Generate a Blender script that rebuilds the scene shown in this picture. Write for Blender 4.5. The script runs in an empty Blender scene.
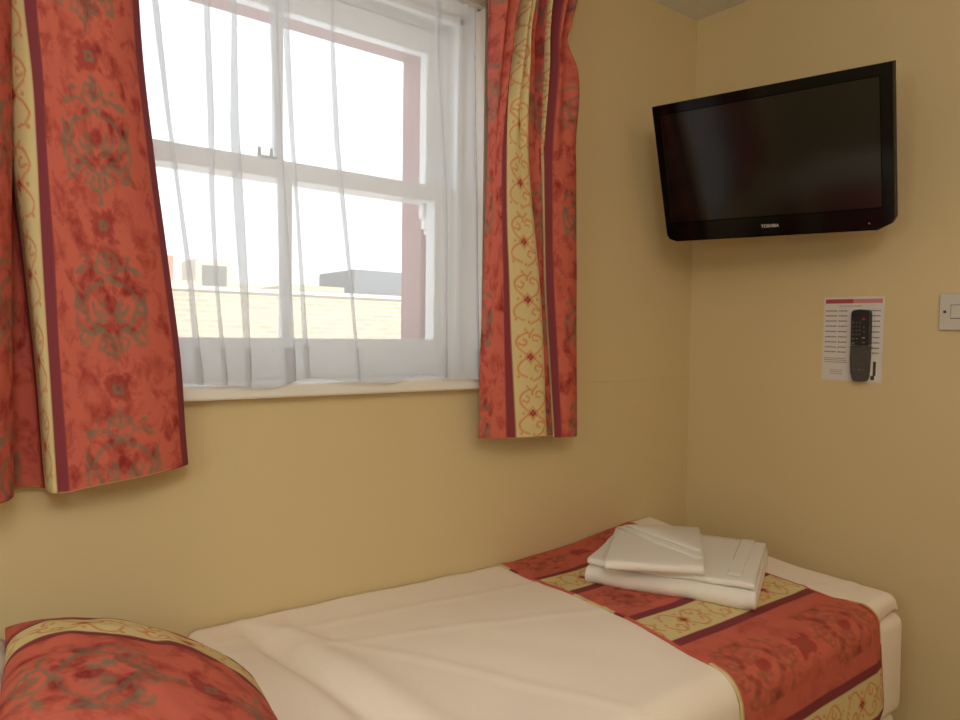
import bpy, bmesh, math, random
import numpy as np
from mathutils import Vector, Matrix

random.seed(4)
S = bpy.context.scene
COL = S.collection
PI = math.pi

# ------------------------------------------------------------------ helpers
def srgb(r, g, b):
    f = lambda c: (c / 12.92 if c <= .04045 else ((c + .055) / 1.055) ** 2.4)
    return (f(r / 255), f(g / 255), f(b / 255))

def link(name, me, mat=None, parent=None):
    o = bpy.data.objects.new(name, me)
    COL.objects.link(o)
    if mat is not None:
        for m in (mat if isinstance(mat, (list, tuple)) else [mat]):
            me.materials.append(m)
    if parent is not None:
        o.parent = parent
    return o

def empty(name, loc=(0, 0, 0)):
    o = bpy.data.objects.new(name, None)
    o.empty_display_size = .05
    o.location = loc
    COL.objects.link(o)
    return o

def tag(o, label=None, cat=None, group=None, kind=None):
    if label: o['label'] = label
    if cat: o['category'] = cat
    if group: o['group'] = group
    if kind: o['kind'] = kind
    return o

def bm_box(bm, x0, x1, y0, y1, z0, z1, bev=0.0, seg=2):
    g = bmesh.ops.create_cube(bm, size=1.0)
    for v in g['verts']:
        v.co = Vector(((x0 + x1) / 2 + v.co.x * (x1 - x0), (y0 + y1) / 2 + v.co.y * (y1 - y0), (z0 + z1) / 2 + v.co.z * (z1 - z0)))
    if bev > 0:
        es = list({e for v in g['verts'] for e in v.link_edges})
        bmesh.ops.bevel(bm, geom=es, offset=bev, segments=seg, affect='EDGES', profile=.5)

def bm_obj(name, bm, mat, parent=None, smooth=False):
    bmesh.ops.recalc_face_normals(bm, faces=bm.faces[:])
    me = bpy.data.meshes.new(name)
    bm.to_mesh(me); bm.free()
    if smooth:
        for p in me.polygons: p.use_smooth = True
    return link(name, me, mat, parent)

def box(name, mat, parent, *a, bev=0.0, seg=2):
    bm = bmesh.new(); bm_box(bm, *a, bev=bev, seg=seg)
    return bm_obj(name, bm, mat, parent)

def grid_mesh(name, P, mat, parent=None, UV=None, COLR=None, close_u=False):
    """P: (n,m,3) numpy array of points; optional UV (n,m,2) and colour (n,m,4)."""
    n, m = P.shape[:2]
    idx = np.arange(n * m).reshape(n, m)
    a = idx[:-1, :-1]; b = idx[1:, :-1]; c = idx[1:, 1:]; d = idx[:-1, 1:]
    F = np.stack([a, b, c, d], -1).reshape(-1, 4)
    if close_u:
        F = np.vstack([F, np.stack([idx[-1, :-1], idx[0, :-1], idx[0, 1:], idx[-1, 1:]], -1)])
    me = bpy.data.meshes.new(name)
    me.vertices.add(n * m); me.vertices.foreach_set('co', P.reshape(-1).astype(np.float32))
    k = len(F)
    me.loops.add(k * 4); me.loops.foreach_set('vertex_index', F.reshape(-1).astype(np.int32))
    me.polygons.add(k)
    me.polygons.foreach_set('loop_start', np.arange(0, k * 4, 4, dtype=np.int32))
    me.polygons.foreach_set('use_smooth', np.ones(k, dtype=bool))
    me.update(calc_edges=True); me.validate()
    if UV is not None:
        uv = me.uv_layers.new(name='UVMap')
        uv.data.foreach_set('uv', UV.reshape(-1, 2)[F.reshape(-1)].reshape(-1).astype(np.float32))
    if COLR is not None:
        at = me.color_attributes.new('print', 'FLOAT_COLOR', 'POINT')
        at.data.foreach_set('color', COLR.reshape(-1).astype(np.float32))
    return link(name, me, mat, parent)

def solidify(o, t, off=0):
    md = o.modifiers.new('thickness', 'SOLIDIFY'); md.thickness = t; md.offset = off
    return o

def vnoise(x, y, seed=0):
    """smooth value noise on numpy arrays"""
    xi = np.floor(x).astype(int); yi = np.floor(y).astype(int)
    fx = x - xi; fy = y - yi
    fx = fx * fx * (3 - 2 * fx); fy = fy * fy * (3 - 2 * fy)
    def h(i, j):
        q = np.sin(i * 127.1 + j * 311.7 + seed * 74.7) * 43758.5453
        return q - np.floor(q)
    return ((h(xi, yi) * (1 - fx) + h(xi + 1, yi) * fx) * (1 - fy) + (h(xi, yi + 1) * (1 - fx) + h(xi + 1, yi + 1) * fx) * fy) * 2 - 1

# ------------------------------------------------------------------ materials
def mat(name):
    m = bpy.data.materials.new(name); m.use_nodes = True
    nt = m.node_tree
    return m, nt, nt.nodes['Principled BSDF']

def setp(b, **k):
    for n, v in k.items():
        b.inputs[n].default_value = v

def noise_node(nt, scale, detail=4, coord='Object', rough=.55):
    tc = nt.nodes.new('ShaderNodeTexCoord'); n = nt.nodes.new('ShaderNodeTexNoise')
    n.inputs['Scale'].default_value = scale; n.inputs['Detail'].default_value = detail
    n.inputs['Roughness'].default_value = rough
    nt.links.new(tc.outputs[coord], n.inputs['Vector'])
    return n

def bump(nt, b, src, strength, dist=.002):
    bp = nt.nodes.new('ShaderNodeBump'); bp.inputs['Strength'].default_value = strength
    bp.inputs['Distance'].default_value = dist
    nt.links.new(src, bp.inputs['Height']); nt.links.new(bp.outputs['Normal'], b.inputs['Normal'])

def plain(name, col, rough=.5, var=0.0, vscale=6, bs=0.0, bscale=200, metal=0.0, spec=.5):
    m, nt, b = mat(name)
    setp(b, **{'Base Color': (*col, 1), 'Roughness': rough, 'Metallic': metal, 'Specular IOR Level': spec})
    if var:
        n = noise_node(nt, vscale); mx = nt.nodes.new('ShaderNodeMix'); mx.data_type = 'RGBA'
        mx.inputs[6].default_value = (*[c * (1 - var) for c in col], 1)
        mx.inputs[7].default_value = (*[min(1, c * (1 + var)) for c in col], 1)
        nt.links.new(n.outputs['Fac'], mx.inputs[0]); nt.links.new(mx.outputs[2], b.inputs['Base Color'])
    if bs:
        n2 = noise_node(nt, bscale, 3); bump(nt, b, n2.outputs['Fac'], bs)
    return m

WALL = (.68, .56, .335)
M = {}
M['wall'] = plain('cream_yellow_wall_paint', WALL, .6, .03, 1.5, .12, 45, spec=.3)
M['ceiling'] = plain('white_ceiling_paint', (.78, .77, .74), .8, .02, 2)
M['floor'] = plain('brown_carpet', (.16, .07, .05), .95, .3, 40, .4, 300)
M['white_paint'] = plain('white_gloss_paint', (.83, .83, .81), .35, .02, 8)
M['cream_paint'] = plain('cream_gloss_paint', (.60, .51, .42), .45, .02, 8)
M['red_paint'] = plain('red_masonry_paint', (.36, .17, .15), .7, .12, 12, .3, 60)
M['sheet'] = plain('white_bed_linen', (.92, .85, .79), .85, .02, 9, .12, 260, spec=.2)
M['pillowcase'] = plain('white_pillowcase', (.80, .80, .78), .85, .02, 9, .1, 260, spec=.2)
M['base'] = plain('white_valance', (.78, .75, .70), .9, .03, 12, .1, 200, spec=.2)
M['black_gloss'] = plain('black_gloss_plastic', (.003, .003, .0033), .10, spec=.25)
M['black_matt'] = plain('black_matt_plastic', (.006, .006, .0065), .5, spec=.3)
M['remote_black'] = plain('remote_black_plastic', (.012, .012, .014), .4)
M['remote_grey'] = plain('remote_grey_plastic', (.065, .062, .060), .45, .08, 60)
M['button_grey'] = plain('button_grey', (.10, .10, .10), .5)
M['button_pale'] = plain('button_pale', (.26, .25, .24), .5)
M['button_red'] = plain('button_red', (.45, .03, .03), .5)
M['silver'] = plain('silver_letters', (.62, .61, .58), .35, metal=.3)
M['switch'] = plain('white_switch_plastic', (.60, .58, .56), .35, .01, 20)
M['gap'] = plain('dark_gap', (.10, .09, .08), .8)
M['screw'] = plain('dark_screw', (.10, .09, .08), .45, metal=.8)
M['steel'] = plain('steel_wire', (.35, .34, .33), .35, metal=.9)
M['brass'] = plain('brass_latch', (.30, .24, .16), .4, metal=.8)
M['paper'] = plain('laminated_paper', (.72, .69, .70), .22, .01, 30)
M['laminate'] = plain('clear_laminate_edge', (.70, .66, .60), .15)
M['header_red'] = plain('card_header_red', (.42, .06, .08), .3)
M['header_pink'] = plain('card_header_pink', (.62, .24, .26), .3)
M['ink'] = plain('grey_print', (.20, .17, .18), .5)
M['ink_dark'] = plain('dark_print', (.06, .05, .06), .5)
M['hem_white'] = plain('white_lining', (.75, .72, .66), .8)
M['slate'] = plain('grey_roof_slate', (.16, .17, .19), .8, .2, 5)
M['render'] = plain('pale_render', (.62, .55, .44), .9, .1, 2)
M['dark_glass'] = plain('dark_window_glass', (.17, .17, .15), .3)
M['terracotta'] = plain('terracotta_clay', (.55, .25, .16), .8, .1, 5)

def screen_mat():
    m, nt, b = mat('lcd_screen')
    setp(b, **{'Base Color': (.004, .004, .0045, 1), 'Roughness': .13, 'Specular IOR Level': .6})
    return m
M['screen'] = screen_mat()

def led_mat():
    m, nt, b = mat('standby_led')
    setp(b, **{'Base Color': (.3, .01, .01, 1), 'Emission Color': (1, .12, .06, 1), 'Emission Strength': .35})
    return m
M['led'] = led_mat()

def brick_mat():
    m, nt, b = mat('yellow_stock_brick')
    tc = nt.nodes.new('ShaderNodeTexCoord'); mp = nt.nodes.new('ShaderNodeMapping')
    mp.inputs['Rotation'].default_value = (PI / 2, 0, 0)
    br = nt.nodes.new('ShaderNodeTexBrick')
    br.inputs['Color1'].default_value = (.52, .43, .29, 1); br.inputs['Color2'].default_value = (.43, .34, .23, 1)
    br.inputs['Mortar'].default_value = (.52, .46, .36, 1); br.inputs['Scale'].default_value = 1.0
    br.inputs['Brick Width'].default_value = .24; br.inputs['Row Height'].default_value = .085
    br.inputs['Mortar Size'].default_value = .010
    nt.links.new(tc.outputs['Object'], mp.inputs['Vector']); nt.links.new(mp.outputs['Vector'], br.inputs['Vector'])
    nt.links.new(br.outputs['Color'], b.inputs['Base Color']); setp(b, Roughness=.9)
    return m
M['brick'] = brick_mat()

def fabric_mat():
    """printed cotton: the woven print is a colour attribute, alpha = how far the mottled dye shows"""
    m, nt, b = mat('red_damask_print')
    at = nt.nodes.new('ShaderNodeAttribute'); at.attribute_name = 'print'
    uv = nt.nodes.new('ShaderNodeUVMap'); uv.uv_map = 'UVMap'
    mp = nt.nodes.new('ShaderNodeMapping'); mp.inputs['Scale'].default_value = (1, .8, 1)
    n = nt.nodes.new('ShaderNodeTexNoise'); n.inputs['Scale'].default_value = 26; n.inputs['Detail'].default_value = 5
    n.inputs['Roughness'].default_value = .62; n.inputs['Distortion'].default_value = .35
    r = nt.nodes.new('ShaderNodeValToRGB')
    r.color_ramp.elements[0].position = .47; r.color_ramp.elements[0].color = (0, 0, 0, 1)
    r.color_ramp.elements[1].position = .70; r.color_ramp.elements[1].color = (1, 1, 1, 1)
    n2 = nt.nodes.new('ShaderNodeTexNoise'); n2.inputs['Scale'].default_value = 9; n2.inputs['Detail'].default_value = 3
    mul = nt.nodes.new('ShaderNodeMath'); mul.operation = 'MULTIPLY'
    mul2 = nt.nodes.new('ShaderNodeMath'); mul2.operation = 'MULTIPLY'
    mx = nt.nodes.new('ShaderNodeMix'); mx.data_type = 'RGBA'; mx.blend_type = 'MULTIPLY'
    mx.inputs[7].default_value = (.50, .24, .32, 1)
    L = nt.links.new
    L(uv.outputs['UV'], mp.inputs['Vector']); L(mp.outputs['Vector'], n.inputs['Vector']); L(uv.outputs['UV'], n2.inputs['Vector'])
    L(n.outputs['Fac'], r.inputs['Fac']); L(r.outputs['Color'], mul.inputs[0]); L(n2.outputs['Fac'], mul.inputs[1])
    mul.use_clamp = True
    sc = nt.nodes.new('ShaderNodeMath'); sc.operation = 'MULTIPLY'; sc.inputs[1].default_value = 2.0; sc.use_clamp = True
    L(mul.outputs[0], sc.inputs[0]); L(sc.outputs[0], mul2.inputs[0]); L(at.outputs['Alpha'], mul2.inputs[1])
    L(mul2.outputs[0], mx.inputs[0]); L(at.outputs['Color'], mx.inputs[6]); L(mx.outputs[2], b.inputs['Base Color'])
    setp(b, **{'Roughness': .8, 'Specular IOR Level': .2})
    w = nt.nodes.new('ShaderNodeTexNoise'); w.inputs['Scale'].default_value = 700
    L(uv.outputs['UV'], w.inputs['Vector']); bump(nt, b, w.outputs['Fac'], .12, .001)
    return m
M['fabric'] = fabric_mat()

def sheer_mat():
    m, nt, b = mat('sheer_voile')
    nt.nodes.remove(b)
    out = nt.nodes['Material Output']
    tr = nt.nodes.new('ShaderNodeBsdfTransparent')
    df = nt.nodes.new('ShaderNodeBsdfDiffuse'); df.inputs['Color'].default_value = (.72, .75, .81, 1)
    tl = nt.nodes.new('ShaderNodeBsdfTranslucent'); tl.inputs['Color'].default_value = (.80, .80, .81, 1)
    a = nt.nodes.new('ShaderNodeMixShader'); a.inputs[0].default_value = .55
    c = nt.nodes.new('ShaderNodeMixShader'); c.inputs[0].default_value = .50
    L = nt.links.new
    L(df.outputs[0], a.inputs[1]); L(tl.outputs[0], a.inputs[2])
    L(tr.outputs[0], c.inputs[1]); L(a.outputs[0], c.inputs[2]); L(c.outputs[0], out.inputs['Surface'])
    return m
M['sheer'] = sheer_mat()

def glass_mat():
    m, nt, b = mat('window_glass')
    nt.nodes.remove(b); out = nt.nodes['Material Output']
    tr = nt.nodes.new('ShaderNodeBsdfTransparent'); tr.inputs['Color'].default_value = (.97, .98, .98, 1)
    gl = nt.nodes.new('ShaderNodeBsdfGlossy'); gl.inputs['Roughness'].default_value = .02
    mx = nt.nodes.new('ShaderNodeMixShader'); mx.inputs[0].default_value = .04
    nt.links.new(tr.outputs[0], mx.inputs[1]); nt.links.new(gl.outputs[0], mx.inputs[2]); nt.links.new(mx.outputs[0], out.inputs['Surface'])
    return m
M['glass'] = glass_mat()

def towel_mat():
    m, nt, b = mat('white_terry')
    setp(b, **{'Base Color': (.86, .85, .84, 1), 'Roughness': .95, 'Specular IOR Level': .1})
    n = noise_node(nt, 420, 3); bump(nt, b, n.outputs['Fac'], .5, .003)
    return m
M['towel'] = towel_mat()

# ------------------------------------------------------------------ printed fabric
RED = np.array([.60, .142, .105]); MAR = np.array([.235, .045, .062]); CRM = np.array([.70, .60, .32])
GRY = np.array([.215, .175, .125]); DRD = np.array([.36, .055, .050]); VIN = np.array([.66, .22, .10]); FLW = np.array([.38, .05, .05])

def smooth_line(pts, k=5):
    """Catmull-Rom resampling of a 2-D polyline"""
    p = np.array(pts, float)
    if len(p) < 3: return p
    q = np.vstack([2 * p[0] - p[1], p, 2 * p[-1] - p[-2]])
    out = []
    for i in range(1, len(q) - 2):
        for t in np.linspace(0, 1, k, endpoint=False):
            out.append(.5 * (2 * q[i] + (q[i + 1] - q[i - 1]) * t + (2 * q[i - 1] - 5 * q[i] + 4 * q[i + 1] - q[i + 2]) * t * t + (3 * q[i] - q[i - 1] - 3 * q[i + 1] + q[i + 2]) * t ** 3))
    out.append(q[-2])
    return np.array(out)

def dist_poly(U, V, pts):
    d = np.full(U.shape, 9.0)
    for (x0, y0), (x1, y1) in zip(pts[:-1], pts[1:]):
        dx, dy = x1 - x0, y1 - y0; l = dx * dx + dy * dy + 1e-12
        t = np.clip(((U - x0) * dx + (V - y0) * dy) / l, 0, 1)
        d = np.minimum(d, np.hypot(U - x0 - t * dx, V - y0 - t * dy))
    return d

def cover(d, w, soft=.0016):
    return np.clip((w - d) / soft + .5, 0, 1)

def blob(U, V, cx, cy, rx, ry, ang=0.0):
    c, s = math.cos(ang), math.sin(ang)
    x = (U - cx) * c + (V - cy) * s; y = -(U - cx) * s + (V - cy) * c
    return (np.hypot(x / rx, y / ry) - 1) * min(rx, ry)

# medallion drawn on one half and mirrored (metres, +v is up)
MED_LINES = [(.0032, [(0, .050), (.012, .040), (.032, .034), (.046, .020), (.048, 0), (.038, -.022), (.018, -.036), (0, -.050)]),
             (.0026, [(0, .050), (.016, .056), (.022, .068), (.014, .076), (0, .064)]),
             (.0026, [(.022, .062), (.036, .066), (.050, .060)]),
             (.0030, [(0, .066), (0, .100)]), (.0026, [(0, .088), (.014, .086), (.018, .080)]),
             (.0028, [(.048, .004), (.060, .014), (.064, .030)]), (.0028, [(.048, -.006), (.062, -.006), (.066, -.022)]),
             (.0030, [(.020, -.036), (.040, -.042), (.052, -.036), (.060, -.046), (.056, -.058), (.048, -.056)]),
             (.0026, [(.010, -.046), (.024, -.052), (.026, -.064), (.018, -.066)]),
             (.0032, [(0, -.050), (0, -.096)]), (.0026, [(0, -.078), (.012, -.074), (.016, -.068)]),
             (.0026, [(.006, -.008), (.020, -.012), (.030, -.004), (.032, .006)]), (.0026, [(.010, -.020), (.024, -.020)])]
MED_BLOBS = [(.052, .060, .013, .006, -.35), (.040, .080, .006, .004, .5), (.062, .006, .006, .014, .3), (.058, -.030, .013, .006, .6),
             (.020, -.010, .013, .006, .3), (.016, .004, .005, .012, -.5), (.052, -.056, .010, .005, .4), (.012, -.060, .004, .009, .2), (.040, -.046, .009, .005, -.5)]
MED_RED = [(.0, .006, .012, .016, 0), (.024, -.030, .010, .007, .5), (.018, .044, .008, .007, 0), (.058, .016, .008, .010, 0), (.036, -.036, .007, .006, 0), (.010, -.040, .006, .007, 0)]
SCROLL = [[(-.002, .000), (-.020, .012), (-.034, .030), (-.026, .048), (-.008, .056), (.002, .050)],
          [(.002, .000), (.020, .010), (.036, .028), (.030, .046), (.012, .050), (.010, .040), (.020, .036)],
          [(-.028, .030), (-.014, .026), (-.010, .036), (-.018, .040)],
          [(-.002, .000), (-.022, -.010), (-.036, -.026), (-.030, -.042), (-.012, -.050)],
          [(.002, .000), (.018, -.012), (.034, -.028), (.026, -.046), (.006, -.058)],
          [(.030, -.026), (.014, -.022), (.010, -.032), (.018, -.037)],
          [(.0, .052), (-.014, .066), (.0, .082), (.014, .066), (.0, .052)]]

def fabric_print(A, B, stripes, phase=0.0, seed=1, gs=1.0, grey=None):
    GRYc = GRY if grey is None else np.array(grey)
    """A across the stripes, B along them, both in metres. stripes: list of (kind, a0, a1)"""
    C = np.zeros(A.shape + (3,)); C[:] = RED
    al = np.ones(A.shape)
    for kind, a0, a1 in stripes:
        inside = cover(np.abs(A - (a0 + a1) / 2) - (a1 - a0) / 2, 0, .0022)[..., None]
        if kind == 'm':
            C = C * (1 - inside) + MAR * inside; al = al * (1 - inside[..., 0])
        elif kind == 'c':
            C = C * (1 - inside) + CRM * inside; al = al * (1 - inside[..., 0] * .93)
            w = (a1 - a0); U = (A - (a0 + a1) / 2) / (w / .095)
            V = np.mod(B + phase + .06, .135) - .0675
            m = np.zeros(A.shape); U2 = U + .003 * vnoise(A * 60, B * 60, seed)
            for ln in SCROLL:
                m = np.maximum(m, cover(dist_poly(U2, V, smooth_line(ln)), .0021))
            for (bx, by) in ((0, .082), (.026, .0), (-.026, .0), (-.034, -.048), (.034, -.05), (.0, .046)):
                m = np.maximum(m, cover(blob(U, V, bx, by if by < .0675 else by - .135, .0035, .0035), 0))
            m = np.maximum(m, cover(dist_poly(U, np.mod(B + phase + .06 - .066 + .0675, .135) - .0675, smooth_line([(-.015, 0), (0, .016), (.015, 0), (0, -.016), (-.015, 0)], 1)), .0014))
            m = (m * inside[..., 0])[..., None] * .85
            C = C * (1 - m) + VIN * m
            Vf = np.mod(B + phase + .06 - .066 + .0675, .135) - .0675
            fl = np.zeros(A.shape)
            for q in range(4):
                fl = np.maximum(fl, cover(blob(U, Vf, .0055 * math.cos(q * PI / 2), .0055 * math.sin(q * PI / 2), .0042, .0042), 0))
            fl = (fl * inside[..., 0])[..., None]
            C = C * (1 - fl) + FLW * fl
        elif kind in 'rR':
            full = (a1 - a0) > .17
            k = 1.0 if full else .82
            per = .262
            U = np.abs(A - (a0 + a1) / 2) / k + .0025 * vnoise(A * 70, B * 70, seed + 3)
            Vr = np.mod(B + phase, per) - per / 2
            V = Vr / k + .0025 * vnoise(A * 70, B * 70, seed + 5)
            rd = np.zeros(A.shape)
            for bl in MED_RED: rd = np.maximum(rd, cover(blob(U, V, *bl), 0, .004))
            # small square flower between two medallions
            V2 = np.mod(B + phase + per / 2, per) - per / 2
            jag = .006 * vnoise(A * 160, B * 160, seed + 9) + .004 * vnoise(A * 70, B * 70, seed + 2)
            sq = np.maximum(np.abs(U), np.abs(V2)) + jag
            rd = np.maximum(rd, cover(sq, .022, .006))
            rd = (rd * inside[..., 0] * .85)[..., None]
            C = C * (1 - rd) + DRD * rd
            g = np.zeros(A.shape)
            for wd, ln in MED_LINES: g = np.maximum(g, cover(dist_poly(U, V, smooth_line(ln, 4)), wd * 1.2))
            for bl in MED_BLOBS: g = np.maximum(g, cover(blob(U, V, *bl), 0, .002))
            g = np.maximum(g, cover(np.maximum(np.abs(U), np.abs(V2)), .0085) - cover(np.hypot(U, V2), .0032))
            g = g * np.clip(.80 + .35 * vnoise(A * 90, B * 90, seed + 7), .3, 1)
            g = (g * inside[..., 0] * .88 * gs)[..., None]
            C = C * (1 - g) + GRYc * g
            al = al * (1 - g[..., 0] * .6)
    return np.concatenate([C, np.clip(al, 0, 1)[..., None]], -1)

def interp_rows(rows, abreaks, zs_out, a_out):
    """rows: list of (z, [(x,y)...]) at the fabric breakpoints; returns X,Y on (a,z) grid"""
    A = np.array(abreaks)
    def cubic(xs, ys, q):
        xs = np.array(xs, float); ys = np.array(ys, float)
        d = np.gradient(ys, xs)
        # limit overshoot
        h = np.diff(xs); s = np.diff(ys) / h
        for i in range(len(xs)):
            lo = s[max(0, i - 1)]; hi = s[min(len(s) - 1, i)]
            d[i] = 0 if lo * hi < 0 and False else (lo + hi) / 2
        i = np.clip(np.searchsorted(xs, q) - 1, 0, len(xs) - 2)
        t = (q - xs[i]) / h[i]
        return ((1 + 2 * t) * (1 - t) ** 2 * ys[i] + t * (1 - t) ** 2 * h[i] * d[i] + t * t * (3 - 2 * t) * ys[i + 1] + t * t * (t - 1) * h[i] * d[i + 1])
    rows = sorted(rows)
    zr = [r[0] for r in rows]
    rx = np.array([cubic(A, [p[0] for p in r[1]], a_out) for r in rows])
    ry = np.array([cubic(A, [p[1] for p in r[1]], a_out) for r in rows])
    X = np.zeros((len(a_out), len(zs_out))); Y = X.copy()
    for k in range(len(a_out)):
        X[k] = cubic(zr, rx[:, k], zs_out); Y[k] = cubic(zr, ry[:, k], zs_out)
    return X, Y

# ------------------------------------------------------------------ room shell
CZ = 2.185; XL, YF = -3.1, -2.7
JX0, JX1 = -1.733, -.819          # window reveal
SILL, HEAD = 1.10, 2.0
T = .30
bm = bmesh.new()
bm_box(bm, XL - .1, JX0, 0, T, -.1, CZ); bm_box(bm, JX1, .1, 0, T, -.1, CZ)
bm_box(bm, JX0, JX1, 0, T, -.1, SILL - .027); bm_box(bm, JX0, JX1, 0, T, HEAD, CZ)
tag(bm_obj('wall_back', bm, M['wall']), 'cream yellow wall with the window in it', kind='structure')
tag(box('wall_right', M['wall'], None, 0, .1, YF - .1, 0, -.1, CZ), 'cream yellow wall that carries the television', kind='structure')
tag(box('wall_left', M['wall'], None, XL - .1, XL, YF - .1, 0, -.1, CZ), 'cream yellow wall at the head of the bed', kind='structure')
tag(box('wall_front', M['wall'], None, XL, 0, YF - .1, YF, -.1, CZ), 'cream yellow wall behind the viewer', kind='structure')
tag(box('floor', M['floor'], None, XL, 0, YF, 0, -.1, 0), 'dark carpeted floor', kind='structure')
tag(box('ceiling', M['ceiling'], None, XL - .1, .1, YF - .1, T, CZ, CZ + .1), 'white painted ceiling', kind='structure')
# lining paper join running along the wall at sill height
bm = bmesh.new(); bm_box(bm, JX1, -.001, -.0016, .0, 1.0765, 1.0795, .0007, 1)
tag(bm_obj('trim_1', bm, M['wall']), 'thin painted ridge along the wall right of the window', kind='structure')
bm = bmesh.new(); bm_box(bm, -2.15, -.55, -.125, -.0005, 2.102, 2.122, .003)
tag(bm_obj('trim_3', bm, M['white_paint']), 'white curtain track above the window', kind='structure')
# painted outer reveal (masonry nib outside the sash box)
bm = bmesh.new()
NX = .36
bm_box(bm, -1.276 + .401, JX1 + .3, .205, T, .9, 2.2); bm_box(bm, JX0 - .3, -1.276 - .401, .205, T, .9, 2.2)
bm_box(bm, -1.276 - .401, -1.276 + .401, .205, T, 1.934, 2.2)
bm_box(bm, -1.276 - .401, -1.276 + .401, .205, T + .06, .9, 1.13)
for v in bm.verts: v.co.y += .0
tag(bm_obj('trim_2', bm, M['red_paint']), 'red painted masonry reveal outside the window', kind='structure')

# ------------------------------------------------------------------ window
win = tag(empty('window_1', (-1.276, 0, SILL)), 'white painted sliding sash window with two panes per sash', kind='structure')
def wpart(name, bm, m, parent=win, smooth=False):
    o = bm_obj(name, bm, m, None, smooth)
    if parent is not None:
        o.parent = parent
        base = parent
        loc = Vector((0, 0, 0))
        while base is not None: loc += base.location; base = base.parent
        o.matrix_parent_inverse = Matrix.Translation(-loc)
    return o
# reveal lining + box frame
bm = bmesh.new()
bm_box(bm, JX0, JX0 + .012, .001, .086, SILL, HEAD); bm_box(bm, JX1 - .012, JX1, .001, .086, SILL, HEAD)
bm_box(bm, JX0 + .012, JX1 - .012, .001, .086, HEAD - .012, HEAD)
wpart('reveal_lining', bm, M['cream_paint'])
bm = bmesh.new()
bm_box(bm, JX0, JX0 + .012, .086, .205, SILL, HEAD); bm_box(bm, JX1 - .012, JX1, .086, .205, SILL, HEAD)
bm_box(bm, JX0 + .012, JX1 - .012, .086, .205, HEAD - .012, HEAD)
# staff bead, parting bead
for s in (-1, 1):
    xe = JX1 - .012 if s > 0 else JX0 + .012
    for (y0, y1, w) in ((.086, .106, .016), (.151, .160, .012), (.196, .205, .030)):
        bm_box(bm, min(xe, xe - s * w), max(xe, xe - s * w), y0, y1, SILL, HEAD - .012, .003)
bm_box(bm, JX0 + .012, JX1 - .012, .086, .106, HEAD - .030, HEAD - .012, .003)
bm_box(bm, JX0 + .012, JX1 - .012, .160, .205, HEAD - .026, HEAD - .012, .003)
wpart('window_frame', bm, M['white_paint'])
# sill board with rounded nose
bm = bmesh.new(); bm_box(bm, JX0 - .004, JX1 + .02, -.032, .0, 1.075, 1.104, .006, 3); bm_box(bm, JX0 + .0005, JX1 - .0005, -.01, .215, 1.0765, 1.1035)
wpart('window_sill', bm, M['white_paint'])
def sash(name, y0, y1, z0, z1, bot, top, gx, horns):
    bm = bmesh.new()
    xo0, xo1 = JX0 + .0135, JX1 - .0135
    g0, g1 = -1.276 - gx, -1.276 + gx
    bm_box(bm, xo0, g0, y0, y1, z0, z1, .004); bm_box(bm, g1, xo1, y0, y1, z0, z1, .004)
    bm_box(bm, g0 - .01, g1 + .01, y0 + .001, y1 - .001, z0 + .0005, z0 + bot, .004)
    bm_box(bm, g0 - .01, g1 + .01, y0 + .001, y1 - .001, z1 - top, z1 - .0005, .004)
    bm_box(bm, -1.276 - .010, -1.276 + .010, y0 + .004, y1 - .004, z0 + bot - .002, z1 - top + .002, .005)
    if horns:
        for s in (-1, 1):
            xg = -1.276 + s * (gx + .010)
            for k, (w, h0, h1) in enumerate(((.026, -.036, 0), (.018, -.062, -.034), (.010, -.076, -.060))):
                c = xg + s * .012
                bm_box(bm, c - w, c + w, y0 + .004, y1 - .004, z0 + h0, z0 + h1, .005, 3)
    o = wpart(name, bm, M['white_paint'])
    bm = bmesh.new(); ym = (y0 + y1) / 2
    bm_box(bm, g0 - .004, g1 + .004, ym - .0015, ym + .0015, z0 + bot - .004, z1 - top + .004)
    wpart('pane', bm, M['glass'], o)
    return o
sash('lower_sash', .108, .150, 1.1045, 1.572, .087, .040, .379, False)
sash('upper_sash', .1605, .195, 1.535, 1.972, .040, .061, .386, True)
# sash fastener on the meeting rail
bm = bmesh.new()
bm_box(bm, -1.338, -1.298, .112, .146, 1.572, 1.577, .001)
for x in (-1.334, -1.308):
    g = bmesh.ops.create_cone(bm, cap_ends=True, segments=12, radius1=.0045, radius2=.003, depth=.022, matrix=Matrix.Translation((x, .130, 1.586)))
wpart('sash_latch', bm, M['brass'])

# ------------------------------------------------------------------ outside
def tp(o, parent, loc):
    o.parent = parent; o.matrix_parent_inverse = Matrix.Translation(-Vector(loc)); return o
def building(name, loc, parts, label, cat):
    e = tag(empty(name, loc), label, cat)
    for nm, mt, boxes in parts:
        bm = bmesh.new()
        for b_ in boxes: bm_box(bm, *b_)
        tp(bm_obj(nm, bm, mt), e, loc)
    return e
bm = bmesh.new()
building('brick_house', (1.4, 11, -4), [
    ('wall', M['brick'], [(-6, 7.6, 11, 14, -4, 1.92)]),
    ('parapet', M['render'], [(-6.05, 7.65, 10.95, 11.3, 1.92, 1.99)]),
    ('roof', M['slate'], [(4.85, 7.4, 11.4, 13, 1.99, 2.50)]),
    ('gable', M['brick'], [(3.35, 4.45, 11.05, 12.5, 1.99, 2.10)]),
    ('window', M['dark_glass'], [(1.62, 2.02, 10.98, 11.1, .62, 1.12)])], 'low yellow brick house seen through the lower sash', 'building')
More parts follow.
